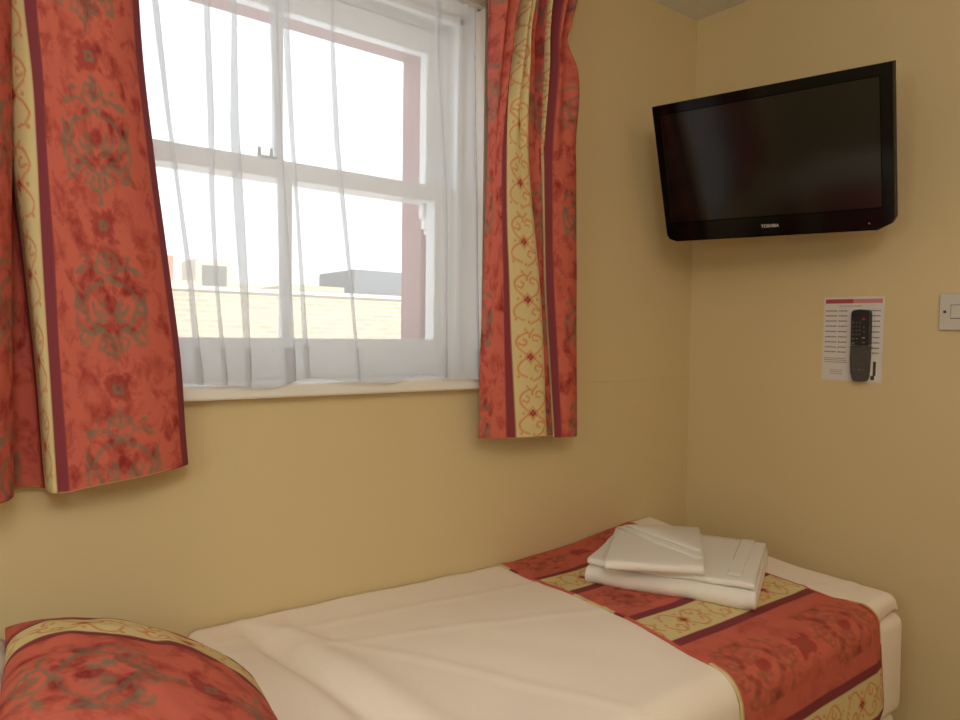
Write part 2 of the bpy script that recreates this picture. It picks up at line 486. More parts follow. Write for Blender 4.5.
building('rendered_house', (0, 16, -4), [
    ('wall', M['render'], [(-2.5, 5.2, 16, 19, -4, 2.42)]),
    ('window', M['dark_glass'], [(3.30, 3.85, 15.96, 16.1, 2.20, 2.80)]),
    ('dormer', M['render'], [(3.15, 4.0, 16.02, 17.2, 2.42, 2.95)]),
    ('chimney', M['terracotta'], [(2.35, 2.72, 16.3, 16.8, 2.42, 3.0)])], 'pale rendered house with a clay chimney beyond the brick house', 'building')

# ------------------------------------------------------------------ net curtain
def net():
    zt, zb = 1.992, 1.104
    # pleats: (x at z 1.8, 1.6, 1.45, 1.3, 1.12), half-width of the doubled cloth
    pl = [((-1.569, -1.551, -1.535, -1.520, -1.509), .0035), ((-1.479, -1.475, -1.477, -1.474, -1.464), .0035),
          ((-1.427, -1.430, -1.426, -1.421, -1.418), .0060), ((-1.348, -1.341, -1.339, -1.336, -1.333), .0075),
          ((-1.322, -1.315, -1.308, -1.303, -1.300), .0032), ((-1.224, -1.219, -1.208, -1.198, -1.189), .0028),
          ((-.958, -.950, -.953, -.962, -.970), .0045),
          ((-1.640, -1.630, -1.62, -1.61, -1.60), .004)]
    zc = np.array([1.12, 1.3, 1.45, 1.6, 1.8])
    zs = np.linspace(zb, zt, 90)
    pl = sorted(pl, key=lambda p: p[0][0])
    rows = []
    for z in zs:
        f = (z - zb) / (zt - zb)
        pts = [(-1.715, .0)]
        for k, (xs, hw) in enumerate(pl):
            xc = np.interp(z, zc, xs[::-1])
            w = hw * (1.0 + .35 * math.sin(7 * f + k * 1.7))
            d = .004
            pts += [(xc - w * 1.6, -.001), (xc + w, -d), (xc + w * 1.15, .0), (xc - w, .0005), (xc - w * 1.15, d * .9), (xc + w * 1.6, .001)]
        xr = np.interp(z, [1.09, 1.3, 1.52, 1.83, 1.99], [-.868, -.858, -.848, -.843, -.841])
        pts.append((xr, 0.0)); pts.append((xr - .014, .003))
        p = np.array(pts)
        seg = np.hypot(*np.diff(p, axis=0).T); s = np.concatenate([[0], np.cumsum(seg)])
        # resample: 5 per segment so pleats stay crisp
        out = []
        for i in range(len(p) - 1):
            n = 10 if i % 6 == 0 else 3
            for t in np.linspace(0, 1, n, endpoint=False): out.append(p[i] * (1 - t) + p[i + 1] * t)
        out.append(p[-1]); out = np.array(out)
        ybase = .022 - .064 * (1 - f) ** 1.6
        gather = .0045 * f ** 5 * np.sin(out[:, 0] * 260) + .008 * (1 - f * .6) * np.sin(out[:, 0] * 23 + 1.0 + f * .8) * .7
        zz = z + (1 - f) ** 6 * (.007 * np.sin(out[:, 0] * 24 + .6) + .003 * np.sin(out[:, 0] * 47))
        rows.append(np.stack([out[:, 0], out[:, 1] + ybase + gather - .002, np.broadcast_to(zz, out[:, 0].shape)], -1))
    P = np.array(rows).transpose(1, 0, 2)
    P = np.array(P)
    P[..., 1] = np.where(P[..., 2] < 1.125, np.minimum(P[..., 1], -.036), P[..., 1])
    P[..., 1] = np.where((P[..., 2] >= 1.125) & (P[..., 2] < 1.2), np.minimum(P[..., 1], -.036 + (P[..., 2] - 1.125) * .5), P[..., 1])
    return P
PN = net()
nc = tag(empty('net_curtain', (-1.29, 0, 1.09)), 'sheer white net curtain hanging across the window', 'curtain')
o = grid_mesh('voile', PN, M['sheer']); tp(o, nc, (-1.29, 0, 1.09))
# doubled hem along the bottom
hz = np.linspace(0, 1, 12)
n0 = 8
PH = PN[:, :n0].copy(); PH[..., 1] -= .0012
o = grid_mesh('hem', PH, M['sheer']); tp(o, nc, (-1.29, 0, 1.09))
bm = bmesh.new()
def tube(bm, p0, p1, r, seg=10):
    p0 = Vector(p0); p1 = Vector(p1); d = p1 - p0
    q = d.to_track_quat('Z', 'Y').to_matrix().to_4x4()
    bmesh.ops.create_cone(bm, cap_ends=True, segments=seg, radius1=r, radius2=r, depth=d.length, matrix=Matrix.Translation((p0 + p1) / 2) @ q)
wire = tag(empty('net_curtain_wire', (JX1 - .012, .02, 1.99)), 'thin metal wire with a hook holding up the net curtain', 'curtain wire')
WL = (JX1 - .012, .02, 1.99)
tube(bm, (JX0 + .012, .0205, 1.990), (JX1 - .030, .0205, 1.990), .0016); tp(bm_obj('wire', bm, M['steel'], None, True), wire, WL)
bm = bmesh.new()
pts = [Vector((JX1 - .030 + .009 - .009 * math.cos(t), .0205, 1.990 + .006 * math.sin(t))) for t in np.linspace(0, 1.6 * PI, 9)] + [Vector((JX1 - .0125, .0205, 1.988))]
for a, b in zip(pts[:-1], pts[1:]): tube(bm, a, b, .0014, 8)
tp(bm_obj('hook', bm, M['steel'], None, True), wire, WL)

# ------------------------------------------------------------------ main curtains
def curtain(name, rows, ab, stripes, a0, a1, zt, zb_fun, label, phase, seed, na, nz, ripple=0.0):
    a = np.linspace(a0, a1, na); zs = np.linspace(min(r[0] for r in rows), zt, nz)
    X, Y = interp_rows(rows, ab, zs, a)
    f = np.linspace(0, 1, nz)[None, :]
    zb = zb_fun(a)[:, None]
    Z = zb + (zt - zb) * f
    P = np.stack([X, Y, np.broadcast_to(Z, X.shape)], -1)
    P[..., 1] += .0025 * vnoise(a[:, None] * 16, Z * 5, seed) * np.ones_like(X)
    P[..., 0] += .002 * vnoise(a[:, None] * 10 + 7, Z * 6, seed + 2)
    if ripple: P[..., 1] += ripple * np.clip((Z - 1.62) / .4, 0, 1) * np.sin(a[:, None] * 2 * PI / .058 + .6)
    P[..., 1] = np.minimum(P[..., 1], -.006)
    A = np.broadcast_to(a[:, None], X.shape); B = np.broadcast_to(Z, X.shape)
    C = fabric_print(A, B, stripes, phase, seed)
    cx = (float(X[:, 0].mean()), -.07, float(zb.min()))
    e = tag(empty(name, cx), label, 'curtain', 'red damask window curtains')
    o = grid_mesh('curtain_cloth', P, M['fabric'], None, np.stack([A, B], -1), C)
    solidify(o, .0022, -1 if seed % 2 else 1)
    tp(o, e, cx)
    # stitched bottom hem: a slightly thicker turned-up edge
    bmh = bmesh.new()
    loop = [Vector(P[i, 0]) for i in range(0, na, 3)]
    prev = None
    for p in loop:
        ring = [bmh.verts.new(p + Vector((0, dy, dz))) for dy, dz in ((-.0024, -.0012), (-.0024, .0022), (.0024, .0022), (.0024, -.0012))]
        if prev:
            for k in range(4): bmh.faces.new((prev[k], prev[(k + 1) % 4], ring[(k + 1) % 4], ring[k]))
        prev = ring
    tp(bm_obj('hem', bmh, M['hem_tan'], None, True), e, cx)
    return e
M['hem_tan'] = plain('tan_hem_thread', (.42, .22, .10), .9)

# left curtain: a = 0 at the leading edge beside the window, growing to the left
abL = [0, .018, .07, .13, .19, .238, .258, .285, .32, .36, .40, .44, .50, .56, .62, .70]
def rowL(z, lead, mr, ml, cl):
    """lead, maroon right, maroon left, cream visible-left in x; recess then front fold at -1.79"""
    w = lead - mr
    return (z, [(lead, -.050), (lead - .016, -.066), (lead - w * .33, -.088), (lead - w * .60, -.092), (lead - w * .85, -.085),
                (mr, -.078), (ml, -.074), (cl + (ml - cl) * .4, -.070), (cl, -.058), (cl - .002, -.034), (cl - .010, -.016), (-1.797, -.016),
                (-1.797, -.088), (-1.83, -.128), (-1.90, -.10), (-1.985, -.05)])
rowsL = [rowL(.955, -1.530, -1.720, -1.736, -1.744), rowL(1.14, -1.546, -1.730, -1.745, -1.756), rowL(1.34, -1.569, -1.740, -1.756, -1.774),
         rowL(1.48, -1.586, -1.748, -1.761, -1.788), rowL(1.59, -1.598, -1.752, -1.766, -1.791), rowL(1.70, -1.607, -1.760, -1.776, -1.793), rowL(2.10, -1.632, -1.772, -1.792, -1.806)]
stripesL = [('m', -.01, .016), ('R', .016, .238), ('m', .238, .258), ('c', .258, .358), ('m', .358, .378), ('r', .378, .533), ('m', .533, .553), ('c', .553, .653)]
curtain('window_curtain', rowsL, abL, [('m', -.01, .016), ('R', .016, .238), ('m', .238, .258), ('c', .258, .358), ('m', .358, .378), ('R', .378, .60), ('m', .60, .62), ('c', .62, .70)],
        0, .70, 2.10, lambda a: .966 - .022 * np.clip(a / .24, 0, 1) ** 1.3 + .004 * np.clip((a - .3) / .2, 0, 1), 'red and cream patterned curtain left of the window, the wider of the two', .203, 3, 250, 330)

# right curtain: a = 0 at the edge beside the net, growing to the right
abR = [0, .05, .10, .12, .17, .22, .24, .27, .31, .36, .42, .50, .535, .555, .60, .64, .68]
def rowR(z, l, r1, m1, c1, n0, n1, mm0, mm1, e, sl=0.0, dep=1.0):
    y = lambda v: -.075 + (v + .075) * dep
    l = l + .022
    return (z, [(l, y(-.056)), (l + (r1 - l) * .5, y(-.075)), (r1, y(-.088)), (m1, y(-.094)), ((m1 + c1) / 2, y(-.100)), (c1, y(-.092)),
                (c1 + .002, y(-.066)), (n0 + .002, y(-.062)), (n1, y(-.074)), (n1 + .001, y(-.050)), (n1 + .001, y(-.030)), (n1 + .002 + sl, y(-.078)) if sl > .003 else (mm0 + .003, y(-.060)),
                (mm0, y(-.080)), (mm1, y(-.088)), ((mm1 + e) / 2, y(-.094)), (e, y(-.076)), (e + .004, y(-.035))])
rowsR = [rowR(.955, -.904, -.822, -.797, -.698, -.688, -.662, -.656, -.644, -.576),
         rowR(1.30, -.893, -.838, -.824, -.728, -.716, -.694, -.689, -.675, -.588),
         rowR(1.68, -.882, -.846, -.838, -.778, -.740, -.718, -.708, -.692, -.600, .004),
         rowR(1.86, -.880, -.830, -.816, -.784, -.748, -.722, -.704, -.684, -.606, .010),
         rowR(1.92, -.880, -.824, -.804, -.782, -.752, -.724, -.700, -.684, -.652, .010, .8),
         rowR(1.96, -.881, -.816, -.798, -.776, -.748, -.722, -.698, -.680, -.640, .010, .8),
         rowR(2.10, -.900, -.815, -.790, -.762, -.735, -.710, -.690, -.660, -.600, .006)]
curtain('window_curtain', rowsR, abR, [('R', -.15, .10), ('m', .10, .12), ('c', .12, .22), ('m', .22, .24), ('r', .24, .395), ('m', .395, .415), ('c', .415, .532), ('m', .532, .556), ('R', .556, .72)],
        0, .68, 2.10, lambda a: .964 - .016 * a / .68, 'red and cream patterned curtain gathered right of the window, beside the bare wall', .203, 8, 280, 330, .025)

# ------------------------------------------------------------------ bed
BX0, BX1, BY = -2.12, -.150, -.705
bedloc = (-1.15, -.36, 0)
bed = tag(empty('single_bed', bedloc), 'single bed with white sheeted mattress along the window wall', 'bed')
def bpart(o): return tp(o, bed, bedloc)
bpart(box('divan_base', M['base'], None, BX0, BX1 - .01, BY + .01, -.012, .03, .36, bev=.02, seg=3))
def puffy(name, x0, x1, y0, y1, z0, z1, bev, m, amp=.002, seed=0, seg=4):
    bm = bmesh.new(); bm_box(bm, x0, x1, y0, y1, z0, z1, bev, seg)
    bmesh.ops.subdivide_edges(bm, edges=[e for e in bm.edges if e.calc_length() > .2], cuts=24, use_grid_fill=True)
    for v in bm.verts:
        q = v.co
        s = amp * float(vnoise(np.array(q.x * 9 + q.z * 11), np.array(q.y * 9 + q.z * 5), seed))
        v.co += Vector((s * .6, s, s * .5))
    return bm_obj(name, bm, m, None, True)
bpart(puffy('mattress', BX0, BX1, BY, -.014, .36, .590, .028, M['sheet'], .0035, 2))

# duvet: smooth shell lying on the mattress
def duvet_z(x, y):
    base = .634 + .012 * np.exp(-((y + .35) / .25) ** 2)
    wallx = np.interp(x, [-1.5, -1.2, -1.0, -.73, -.5, -.3, -.18], [.646, .640, .634, .628, .640, .662, .668])
    t = np.clip((y + .30) / .30, 0, 1); t = t * t * (3 - 2 * t)
    z = base * (1 - t) + wallx * t
    z = z + .003 * vnoise(x * 6, y * 6, 4) + .0016 * vnoise(x * 15, y * 13, 8)
    # soft ridge and valley inside the head edge
    z = z - .020 * np.exp(-((x + 1.425 + .10 * y) / .022) ** 2) * np.clip((-y - .03) / .1, 0, 1) + .008 * np.exp(-((x + 1.375 + .10 * y) / .03) ** 2) * np.clip((-y - .03) / .1, 0, 1)
    # flat iron creases
    for (px, py, nx, ny) in ((-1.05, -.3, .35, 1), (-.95, -.15, .12, 1), (-1.15, -.5, .9, .5)):
        d = ((x - px) * nx + (y - py) * ny) / math.hypot(nx, ny)
        z = z + .0022 * np.exp(-(d / .010) ** 2)
    return z
DX0, DX1, DY0, DY1 = -1.525, -.172, -.006, -.715
def duvet_pts(x, s):
    """s runs from the wall edge across the top, over the near edge and down"""
    pass
def top_path(x, lift, drop, nyy=70, r=.050):
    """cross-section of the top surface at x: list of (y,z)"""
    ye = float(np.interp(x, [-.34, -.26], [DY1, -.696])); r = float(np.interp(x, [-.34, -.26], [r, .022]))
    y = np.linspace(DY0, ye + r, nyy); z = duvet_z(np.full_like(y, x), y)
    th = np.linspace(0, PI / 2, 10)[1:]
    z1 = float(duvet_z(np.array([x]), np.array([ye + r]))[0])
    yc = ye + r - r * np.sin(th); zc = z1 - r + r * np.cos(th)
    yd = np.full(8, ye) ; zd = np.linspace(zc[-1], zc[-1] - drop, 9)[1:]
    Y = np.concatenate([y, yc, yd]); Z = np.concatenate([z, zc, zd])
    return Y, Z
xs = np.linspace(DX0, DX1, 130)
PT = []
for x in xs:
    drop = np.interp(x, [-1.5, -.9, -.45, -.17], [.16, .16, .06, .006]) + .004 * math.sin(x * 31)
    Y, Z = top_path(x, 0, max(drop, .001))
    ex = min(x - DX0, DX1 - x); k = np.clip(ex / .028, 0, 1)
    Z = np.maximum(Z - (1 - math.sqrt(1 - (1 - k) ** 2)) * .022, np.minimum(Z, .5935))
    PT.append(np.stack([np.full_like(Y, x), Y, Z], -1))
PT = np.array(PT)
# foot edge rises a little towards the corner; flare the hanging side
inner = PT.copy()
cen = np.array([-.85, -.36, .60])
th = .040
nrm_z = np.ones(PT.shape[1]); n_top = 70
for j in range(PT.shape[1]):
    if j < n_top: inner[:, j, 2] -= th
    elif j < n_top + 9:
        a = (j - n_top + 1) / 9 * PI / 2
        inner[:, j, 2] -= .030 * math.cos(a); inner[:, j, 1] += .010 * math.sin(a)
    else: inner[:, j, 1] += .010
zlow = inner[..., 2] < .5915
onbed = (inner[..., 1] > BY - .003)
inner[..., 2] = np.where(onbed, np.maximum(inner[..., 2], .5915), inner[..., 2])
n, m = PT.shape[:2]
loopP = np.concatenate([PT, inner[:, ::-1]], 1)
dv = grid_mesh('duvet', loopP.transpose(1, 0, 2), M['sheet'], None, close_u=True)
bmd = bmesh.new(); bmd.from_mesh(dv.data)
bmesh.ops.holes_fill(bmd, edges=[e for e in bmd.edges if e.is_boundary], sides=0)
bmesh.ops.recalc_face_normals(bmd, faces=bmd.faces[:])
bmd.to_mesh(dv.data); bmd.free()
for p in dv.data.polygons: p.use_smooth = True
tag(dv, 'plain white duvet spread over the bed', 'duvet')

# runner across the foot of the bed
def runner():
    na, nb = 170, 260
    al = np.linspace(0, .47, na)          # across the runner (x)
    out = np.zeros((na, nb, 3)); A = np.zeros((na, nb)); Bc = np.zeros((na, nb))
    for i, w in enumerate(al):
        f = w / .47
        xb0 = -.772 + f * .477           # at the wall
        x = xb0
        Y, Z = top_path(x, 0, .20, 120, .052)
        s = np.concatenate([[0], np.cumsum(np.hypot(np.diff(Y), np.diff(Z)))])
        ss = np.linspace(0.0, s[-1] - .0005, nb)
        Yr = np.interp(ss, s, Y); Zr = np.interp(ss, s, Z)
        skew = np.interp(ss, [0, .12, .45, .60, .72, .9], [0, -.014, -.040, -.060, -.066, -.040]) * (1 - f) + np.interp(ss, [0, .2, .5, .62, .72, .9], [.022, .004, -.022, -.034, .0, .032]) * f
        out[i, :, 0] = x + skew; out[i, :, 1] = Yr; out[i, :, 2] = Zr
        A[i] = ss; Bc[i] = w
    out[..., 2] = np.maximum(out[..., 2], 0)
    # resting height: sample the duvet under the shifted position
    ontop = out[..., 1] > DY1 + .052
    zt = duvet_z(out[..., 0], out[..., 1])
    out[..., 2] = np.where(ontop, zt, out[..., 2]) + .0035
    out[..., 1] = np.where(ontop, out[..., 1], out[..., 1] - .0045)
    return out, A, Bc
RP, RA, RB = runner()
stR = [('r', -.01, .139), ('m', .139, .160), ('c', .160, .266), ('m', .266, .291), ('r', .291, .445), ('m', .445, .466), ('c', .466, .560), ('m', .560, .582),
       ('R', .582, .800), ('m', .800, .822), ('c', .822, .915), ('m', .915, .937), ('r', .937, 1.1)]
RC = fabric_print(RA, RB, stR, .046, 11, .75, (.28, .105, .055))  # motif tinted browner and weaker, its different light angle put into the colour
# contrast binding down both long edges, printed from the turned-over stripes
edge = np.minimum(RB, .47 - RB)
RC[..., 3] *= .45
eb = cover(edge, .006, .002)[..., None]
sel = (np.mod(RA + .07, .36) < .12)[..., None]; selm = ((np.mod(RA + .07, .36) > .12) & (np.mod(RA + .07, .36) < .15))[..., None]
ecol = np.where(sel, CRM, np.where(selm, MAR, RED))
RC[..., :3] = RC[..., :3] * (1 - eb) + ecol * eb
rl = (-.55, -.36, .64)
rn = grid_mesh('bed_runner', RP, M['fabric'], None, np.stack([RA, RB], -1), RC)
solidify(rn, .003, 1)
tag(rn, 'red and cream striped runner lying across the foot of the bed', 'bed runner')

# ------------------------------------------------------------------ pillows
def pillow(name, c, rot, w, l, t, m, label, cat, printed=False, tilt=(0, 0), sag=0.0):
    nu, nv = (150, 200) if printed else (60, 80)
    u = np.linspace(-1, 1, nu); v = np.linspace(-1, 1, nv)
    U, V = np.meshgrid(u, v, indexing='ij')
    PW = 2.25 if printed else 2.6
    k = np.clip(1 - np.abs(U) ** PW, 0, 1) ** .5 * np.clip(1 - np.abs(V) ** (2.0 if printed else PW), 0, 1) ** .5
    pin = 1 - .05 * (1 - np.abs(V) ** 2) * 0 
    X = U * w / 2 * (1 - .055 * (1 - U ** 2) * 0 - .04 * (1 - np.abs(V) ** 2) * np.abs(U)); Y = V * l / 2 * (1 - .05 * (1 - np.abs(U) ** 2) * np.abs(V))
    wr = .004 * vnoise(U * 4, V * 4, 3) + .003 * vnoise(U * 9, V * 7, 5)
    Zt = t * .62 * k + wr * k; Zb = -t * (.16 if printed else .38) * np.minimum(1, k * 1.25)
    def place(X, Y, Z):
        Z = Z + tilt[0] * X + tilt[1] * Y
        cr, sr = math.cos(rot), math.sin(rot)
        return np.stack([c[0] + X * cr - Y * sr, c[1] + X * sr + Y * cr, c[2] + Z], -1)
    e = tag(empty(name, c), label, cat)
    A = (U + 1) / 2 * w; B = (V + 1) / 2 * l
    for nm, Z, flip in (('top_cover', Zt, False), ('underside_cover', Zb, True)):
        P = place(X, Y, Z)
        if printed:
            st = PILLOW_STRIPES
            C = fabric_print(A, B, st, -.1206, 21)
            o = grid_mesh(nm, P, m, None, np.stack([A, B], -1), C)
        else:
            o = grid_mesh(nm, P, m)
        if flip: o.data.flip_normals()
        tp(o, e, c)
    return e
PILLOW_STRIPES = [('m', .018, .036), ('R', .036, .261), ('m', .261, .275), ('c', .275, .349), ('m', .349, .362), ('r', .362, .47)]
pillow('scatter_pillow', (-1.663, -.373, .682), math.radians(82.1), .454, .36, .162, M['fabric'], 'red pillow with a cream scroll band lying at the head of the bed', 'pillow', True, (.002, .442))
pillow('bed_pillow', (-1.985, -.37, .715), math.radians(-3), .36, .60, .17, M['pillowcase'], 'white pillow just showing behind the red pillow', 'pillow')

# ------------------------------------------------------------------ towels
def ribbon(bm, path, width, thick, M4, nw=14, seed=0, amp=.0015, slope=0.0):
    """path: list of (d,z) centre line; a slab of given thickness following it, extruded along w"""
    p = np.array(path, float)
    tng = np.gradient(p, axis=0); tng /= np.linalg.norm(tng, axis=1)[:, None] + 1e-9
    nrm = np.stack([-tng[:, 1], tng[:, 0]], -1)
    h = thick / 2
    cap = []
    up = p + nrm * h; dn = p - nrm * h
    e0 = p[0] - tng[0] * h * .7; e1 = p[-1] + tng[-1] * h * .7
    prof = np.vstack([up, e1[None], dn[::-1], e0[None]])
    n = len(prof); rings = []
    wl = np.concatenate([[0, .004], np.linspace(.012, width - .012, nw), [width - .004, width]])
    for w in wl:
        ew = min(w, width - w); sh = 1.0 if ew > .0121 else (.9 if ew > .003 else .62)
        mid = np.concatenate([p, e1[None], p[::-1], e0[None]])
        q = mid + (prof - mid) * sh
        rr = []
        for (d, z) in q:
            j = amp * float(vnoise(np.array(w * 22 + 3), np.array(d * 20 + z * 40), seed))
            rr.append(bm.verts.new(M4 @ Vector((w, d + j + slope * w * d, z + j * .8))))
        rings.append(rr)
    for a, b in zip(rings[:-1], rings[1:]):
        for k in range(n): bm.faces.new((a[k], a[(k + 1) % n], b[(k + 1) % n], b[k]))
    for r in (rings[0], rings[-1][::-1]):
        m_ = len(p)
        # quads between the two sides
        up_i = list(range(m_)); dn_i = [2 * m_ - i for i in range(m_)]
        for i in range(m_ - 1):
            bm.faces.new((r[up_i[i]], r[dn_i[i]], r[dn_i[i + 1]], r[up_i[i + 1]]))
        bm.faces.new((r[m_ - 1], r[m_ + 1], r[m_])); bm.faces.new((r[0], r[2 * m_ + 1], r[2 * m_]))

def ufold(d0, d1, z0, z1, n=9, front=0.0, m=12):
    """bottom ply from the back (d1) to the front (d0), round turn, top ply back"""
    r = (z1 - z0) / 2
    pts = [(d, z0) for d in np.linspace(d1, d0 + r, m)]
    pts += [(d0 + r - r * math.sin(t), (z0 + z1) / 2 - r * math.cos(t)) for t in np.linspace(0, PI, n)[1:-1]]
    pts += [(d, z1) for d in np.linspace(d0 + r, d1 - .004, m)]
    return pts
ang = math.atan2(-.32, .16)
MB = Matrix.Translation((-.722, -.255, .6425)) @ Matrix.Rotation(ang, 4, 'Z') @ Matrix.Diagonal((1, 1, 1.06, 1))
bt = tag(empty('bath_towel', (-.5, -.33, .6435)), 'large folded white towel on the bed runner, underneath the small towel', 'towel')
bm = bmesh.new()
ribbon(bm, ufold(.0, .345, .0105, .030), .362, .0185, MB, 14, 1, .002)
ribbon(bm, ufold(.006, .340, .0438, .0512, 7), .356, .0068, MB @ Matrix.Translation((.002, 0, 0)), 14, 5, .0022)
tp(bm_obj('folded_cloth', bm, M['towel'], None, True), bt, (-.5, -.33, .6435))
bm = bmesh.new()
ribbon(bm, [(d, .0553) for d in np.linspace(.03, .335, 12)], .030, .0018, MB @ Matrix.Translation((.300, 0, .0008)), 6, 5, .0022)
tp(bm_obj('woven_border', bm, M['towel'], None, True), bt, (-.5, -.33, .6435))
a2 = math.atan2(-.146, .147)
MS = Matrix(((.710, .802, 0, -.757), (-.705, .597, 0, -.342), (0, 0, 1, .7026), (0, 0, 0, 1)))
ht = tag(empty('hand_towel', (-.6, -.33, .6990)), 'small folded white towel lying on top of the large towel', 'towel')
bm = bmesh.new()
ribbon(bm, ufold(.0, .290, .0056, .0170, 9), .208, .0108, MS, 12, 9, .0015)
# the top ply is turned back on a diagonal
def wedge(bm, M4, pts, z0, z1):
    n = len(pts)
    c = Vector((sum(p[0] for p in pts) / n, sum(p[1] for p in pts) / n, 0))
    lay = []
    for (s, z) in ((.97, z0), (1.0, z0 + (z1 - z0) * .35), (1.0, z0 + (z1 - z0) * .7), (.975, z1)):
        lay.append([bm.verts.new(M4 @ Vector((c.x + (p[0] - c.x) * s, c.y + (p[1] - c.y) * s, z))) for p in pts])
    for a, b in zip(lay[:-1], lay[1:]):
        for k in range(n): bm.faces.new((a[k], a[(k + 1) % n], b[(k + 1) % n], b[k]))
    bm.faces.new(lay[-1]); bm.faces.new(lay[0][::-1])
tp(bm_obj('folded_cloth', bm, M['towel'], None, True), ht, (-.6, -.33, .6990))
bm = bmesh.new()
wedge(bm, MS, [(.004, .276), (.05, .214), (.10, .150), (.15, .092), (.196, .036), (.206, .05), (.207, .288), (.12, .290), (.03, .289)], .0226, .0268)
wedge(bm, MS, [(.022, .278), (.06, .240), (.11, .178), (.16, .120), (.199, .078), (.204, .10), (.204, .285), (.12, .287), (.05, .286)], .0271, .0312)
tp(bm_obj('turned_back_flap', bm, M['towel'], None, True), ht, (-.6, -.33, .6990))

# ------------------------------------------------------------------ television
tvl = Vector((-.279, -.404, 1.630))
yaw, tilt, rl_ = -.188, .331, -.026
n_ = Vector((-math.cos(yaw) * math.cos(tilt), math.sin(yaw) * math.cos(tilt), -math.sin(tilt)))
r_ = Vector((-math.sin(yaw), -math.cos(yaw), 0)); u_ = n_.cross(r_)
if u_.z < 0: u_ = -u_
r2 = r_ * math.cos(rl_) + u_ * math.sin(rl_); u2 = u_ * math.cos(rl_) - r_ * math.sin(rl_)
tv = tag(empty('television', tvl), 'black flat screen television mounted high on the right wall, tilted down', 'television')
tv.matrix_world = Matrix(((r2.x, u2.x, n_.x, tvl.x), (r2.y, u2.y, n_.y, tvl.y), (r2.z, u2.z, n_.z, tvl.z), (0, 0, 0, 1)))
def prism(bm, pts, z0, z1, bev=.003):
    lo = [bm.verts.new((x, y, z0)) for x, y in pts]; hi = [bm.verts.new((x, y, z1)) for x, y in pts]
    n = len(pts); bm.faces.new(lo[::-1]); top = bm.faces.new(hi)
    for k in range(n): bm.faces.new((lo[k], lo[(k + 1) % n], hi[(k + 1) % n], hi[k]))
    if bev:
        bmesh.ops.bevel(bm, geom=list(top.edges), offset=bev, segments=2, affect='EDGES')
W2, H2 = .2790, .1795
outl = [(-W2, H2), (-W2 + .004, -H2 + .020), (-W2 + .010, -H2 + .008), (-W2 + .030, -H2), (W2 - .036, -H2), (W2 - .006, -H2 + .014), (W2, -H2 + .026), (W2, H2)][::-1]
# bezel ring: front plate with an opening
sx0, sx1, sy0, sy1 = -W2 + .024, W2 - .026, -H2 + .052, H2 - .026
bm = bmesh.new()
bm_box(bm, -W2 + .03, W2 - .03, -H2 + .03, H2 - .02, -.058, -.026, .008); prism(bm, outl, -.030, -.0035, 0)
tp_ = bm_obj('housing', bm, M['black_matt'], tv)
bm = bmesh.new()
ov = [bm.verts.new((x, y, -.003)) for x, y in outl]
iv = [bm.verts.new(p) for p in ((sx0, sy1, -.003), (sx0, sy0, -.003), (sx1, sy0, -.003), (sx1, sy1, -.003))]
oc = [bm.verts.new((x * .9965, y * .995, .0)) for x, y in outl]
ic = [bm.verts.new(p) for p in ((sx0 - .002, sy1 + .002, .0), (sx0 - .002, sy0 - .002, .0), (sx1 + .002, sy0 - .002, .0), (sx1 + .002, sy1 + .002, .0))]
N8 = len(outl)
for k in range(N8): bm.faces.new((ov[k], ov[(k + 1) % N8], oc[(k + 1) % N8], oc[k]))
for k in range(4): bm.faces.new((ic[k], ic[(k + 1) % 4], iv[(k + 1) % 4], iv[k]))
# outl reversed: 0 TR,1 BRs,2 BRs,3 BRb,4 BLb,5,6,7 TL
bm.faces.new((oc[0], oc[7], ic[0], ic[3])); bm.faces.new((oc[0], ic[3], ic[2], oc[1])); bm.faces.new((oc[1], ic[2], oc[2])); bm.faces.new((oc[2], ic[2], oc[3]))
bm.faces.new((oc[3], ic[2], ic[1], oc[4])); bm.faces.new((oc[4], ic[1], oc[5])); bm.faces.new((oc[5], ic[1], oc[6])); bm.faces.new((oc[6], ic[1], ic[0], oc[7]))
bm_obj('bezel', bm, M['black_gloss'], tv)
bm = bmesh.new(); bm_box(bm, sx0 + .0003, sx1 - .0003, sy0 + .0003, sy1 - .0003, -.0034, -.0022)
bm_obj('screen', bm, M['screen'], tv)
cu = bpy.data.curves.new('brand_lettering', 'FONT'); cu.body = 'TOSHIBA'; cu.size = .0106; cu.extrude = .0003; cu.align_x = 'CENTER'; cu.offset = .0003
to = bpy.data.objects.new('brand_lettering_curve', cu); COL.objects.link(to)
bpy.context.view_layer.update()
me = bpy.data.meshes.new_from_object(to.evaluated_get(bpy.context.evaluated_depsgraph_get()))
bpy.data.objects.remove(to)
me.name = 'brand_lettering'
lo = link('brand_lettering', me, M['silver'], tv); lo.location = (.004, -H2 + .0235, .0006)
bm = bmesh.new(); bm_box(bm, -.0016, .0016, -.0016, .0016, 0, .001, .0006)
o = bm_obj('standby_light', bm, M['led'], tv); o.location = (W2 - .052, -H2 + .0175, .0002)
bm = bmesh.new(); bm_box(bm, -.05, .05, -.06, .06, -.066, -.057, .003); o = bm_obj('mounting_plate', bm, M['black_matt'], tv)
# wall bracket in world space, parented to the set
back = tv.matrix_world @ Vector((0, 0, -.064))
bm = bmesh.new()
bm_box(bm, -.012, -.001, back.y - .05, back.y + .05, back.z - .09, back.z + .09, .003)
tube(bm, (back.x, back.y, back.z), (-.01, back.y, back.z), .018, 14)
o = bm_obj('wall_bracket', bm, M['black_matt']); o.parent = tv; o.matrix_parent_inverse = tv.matrix_world.inverted()

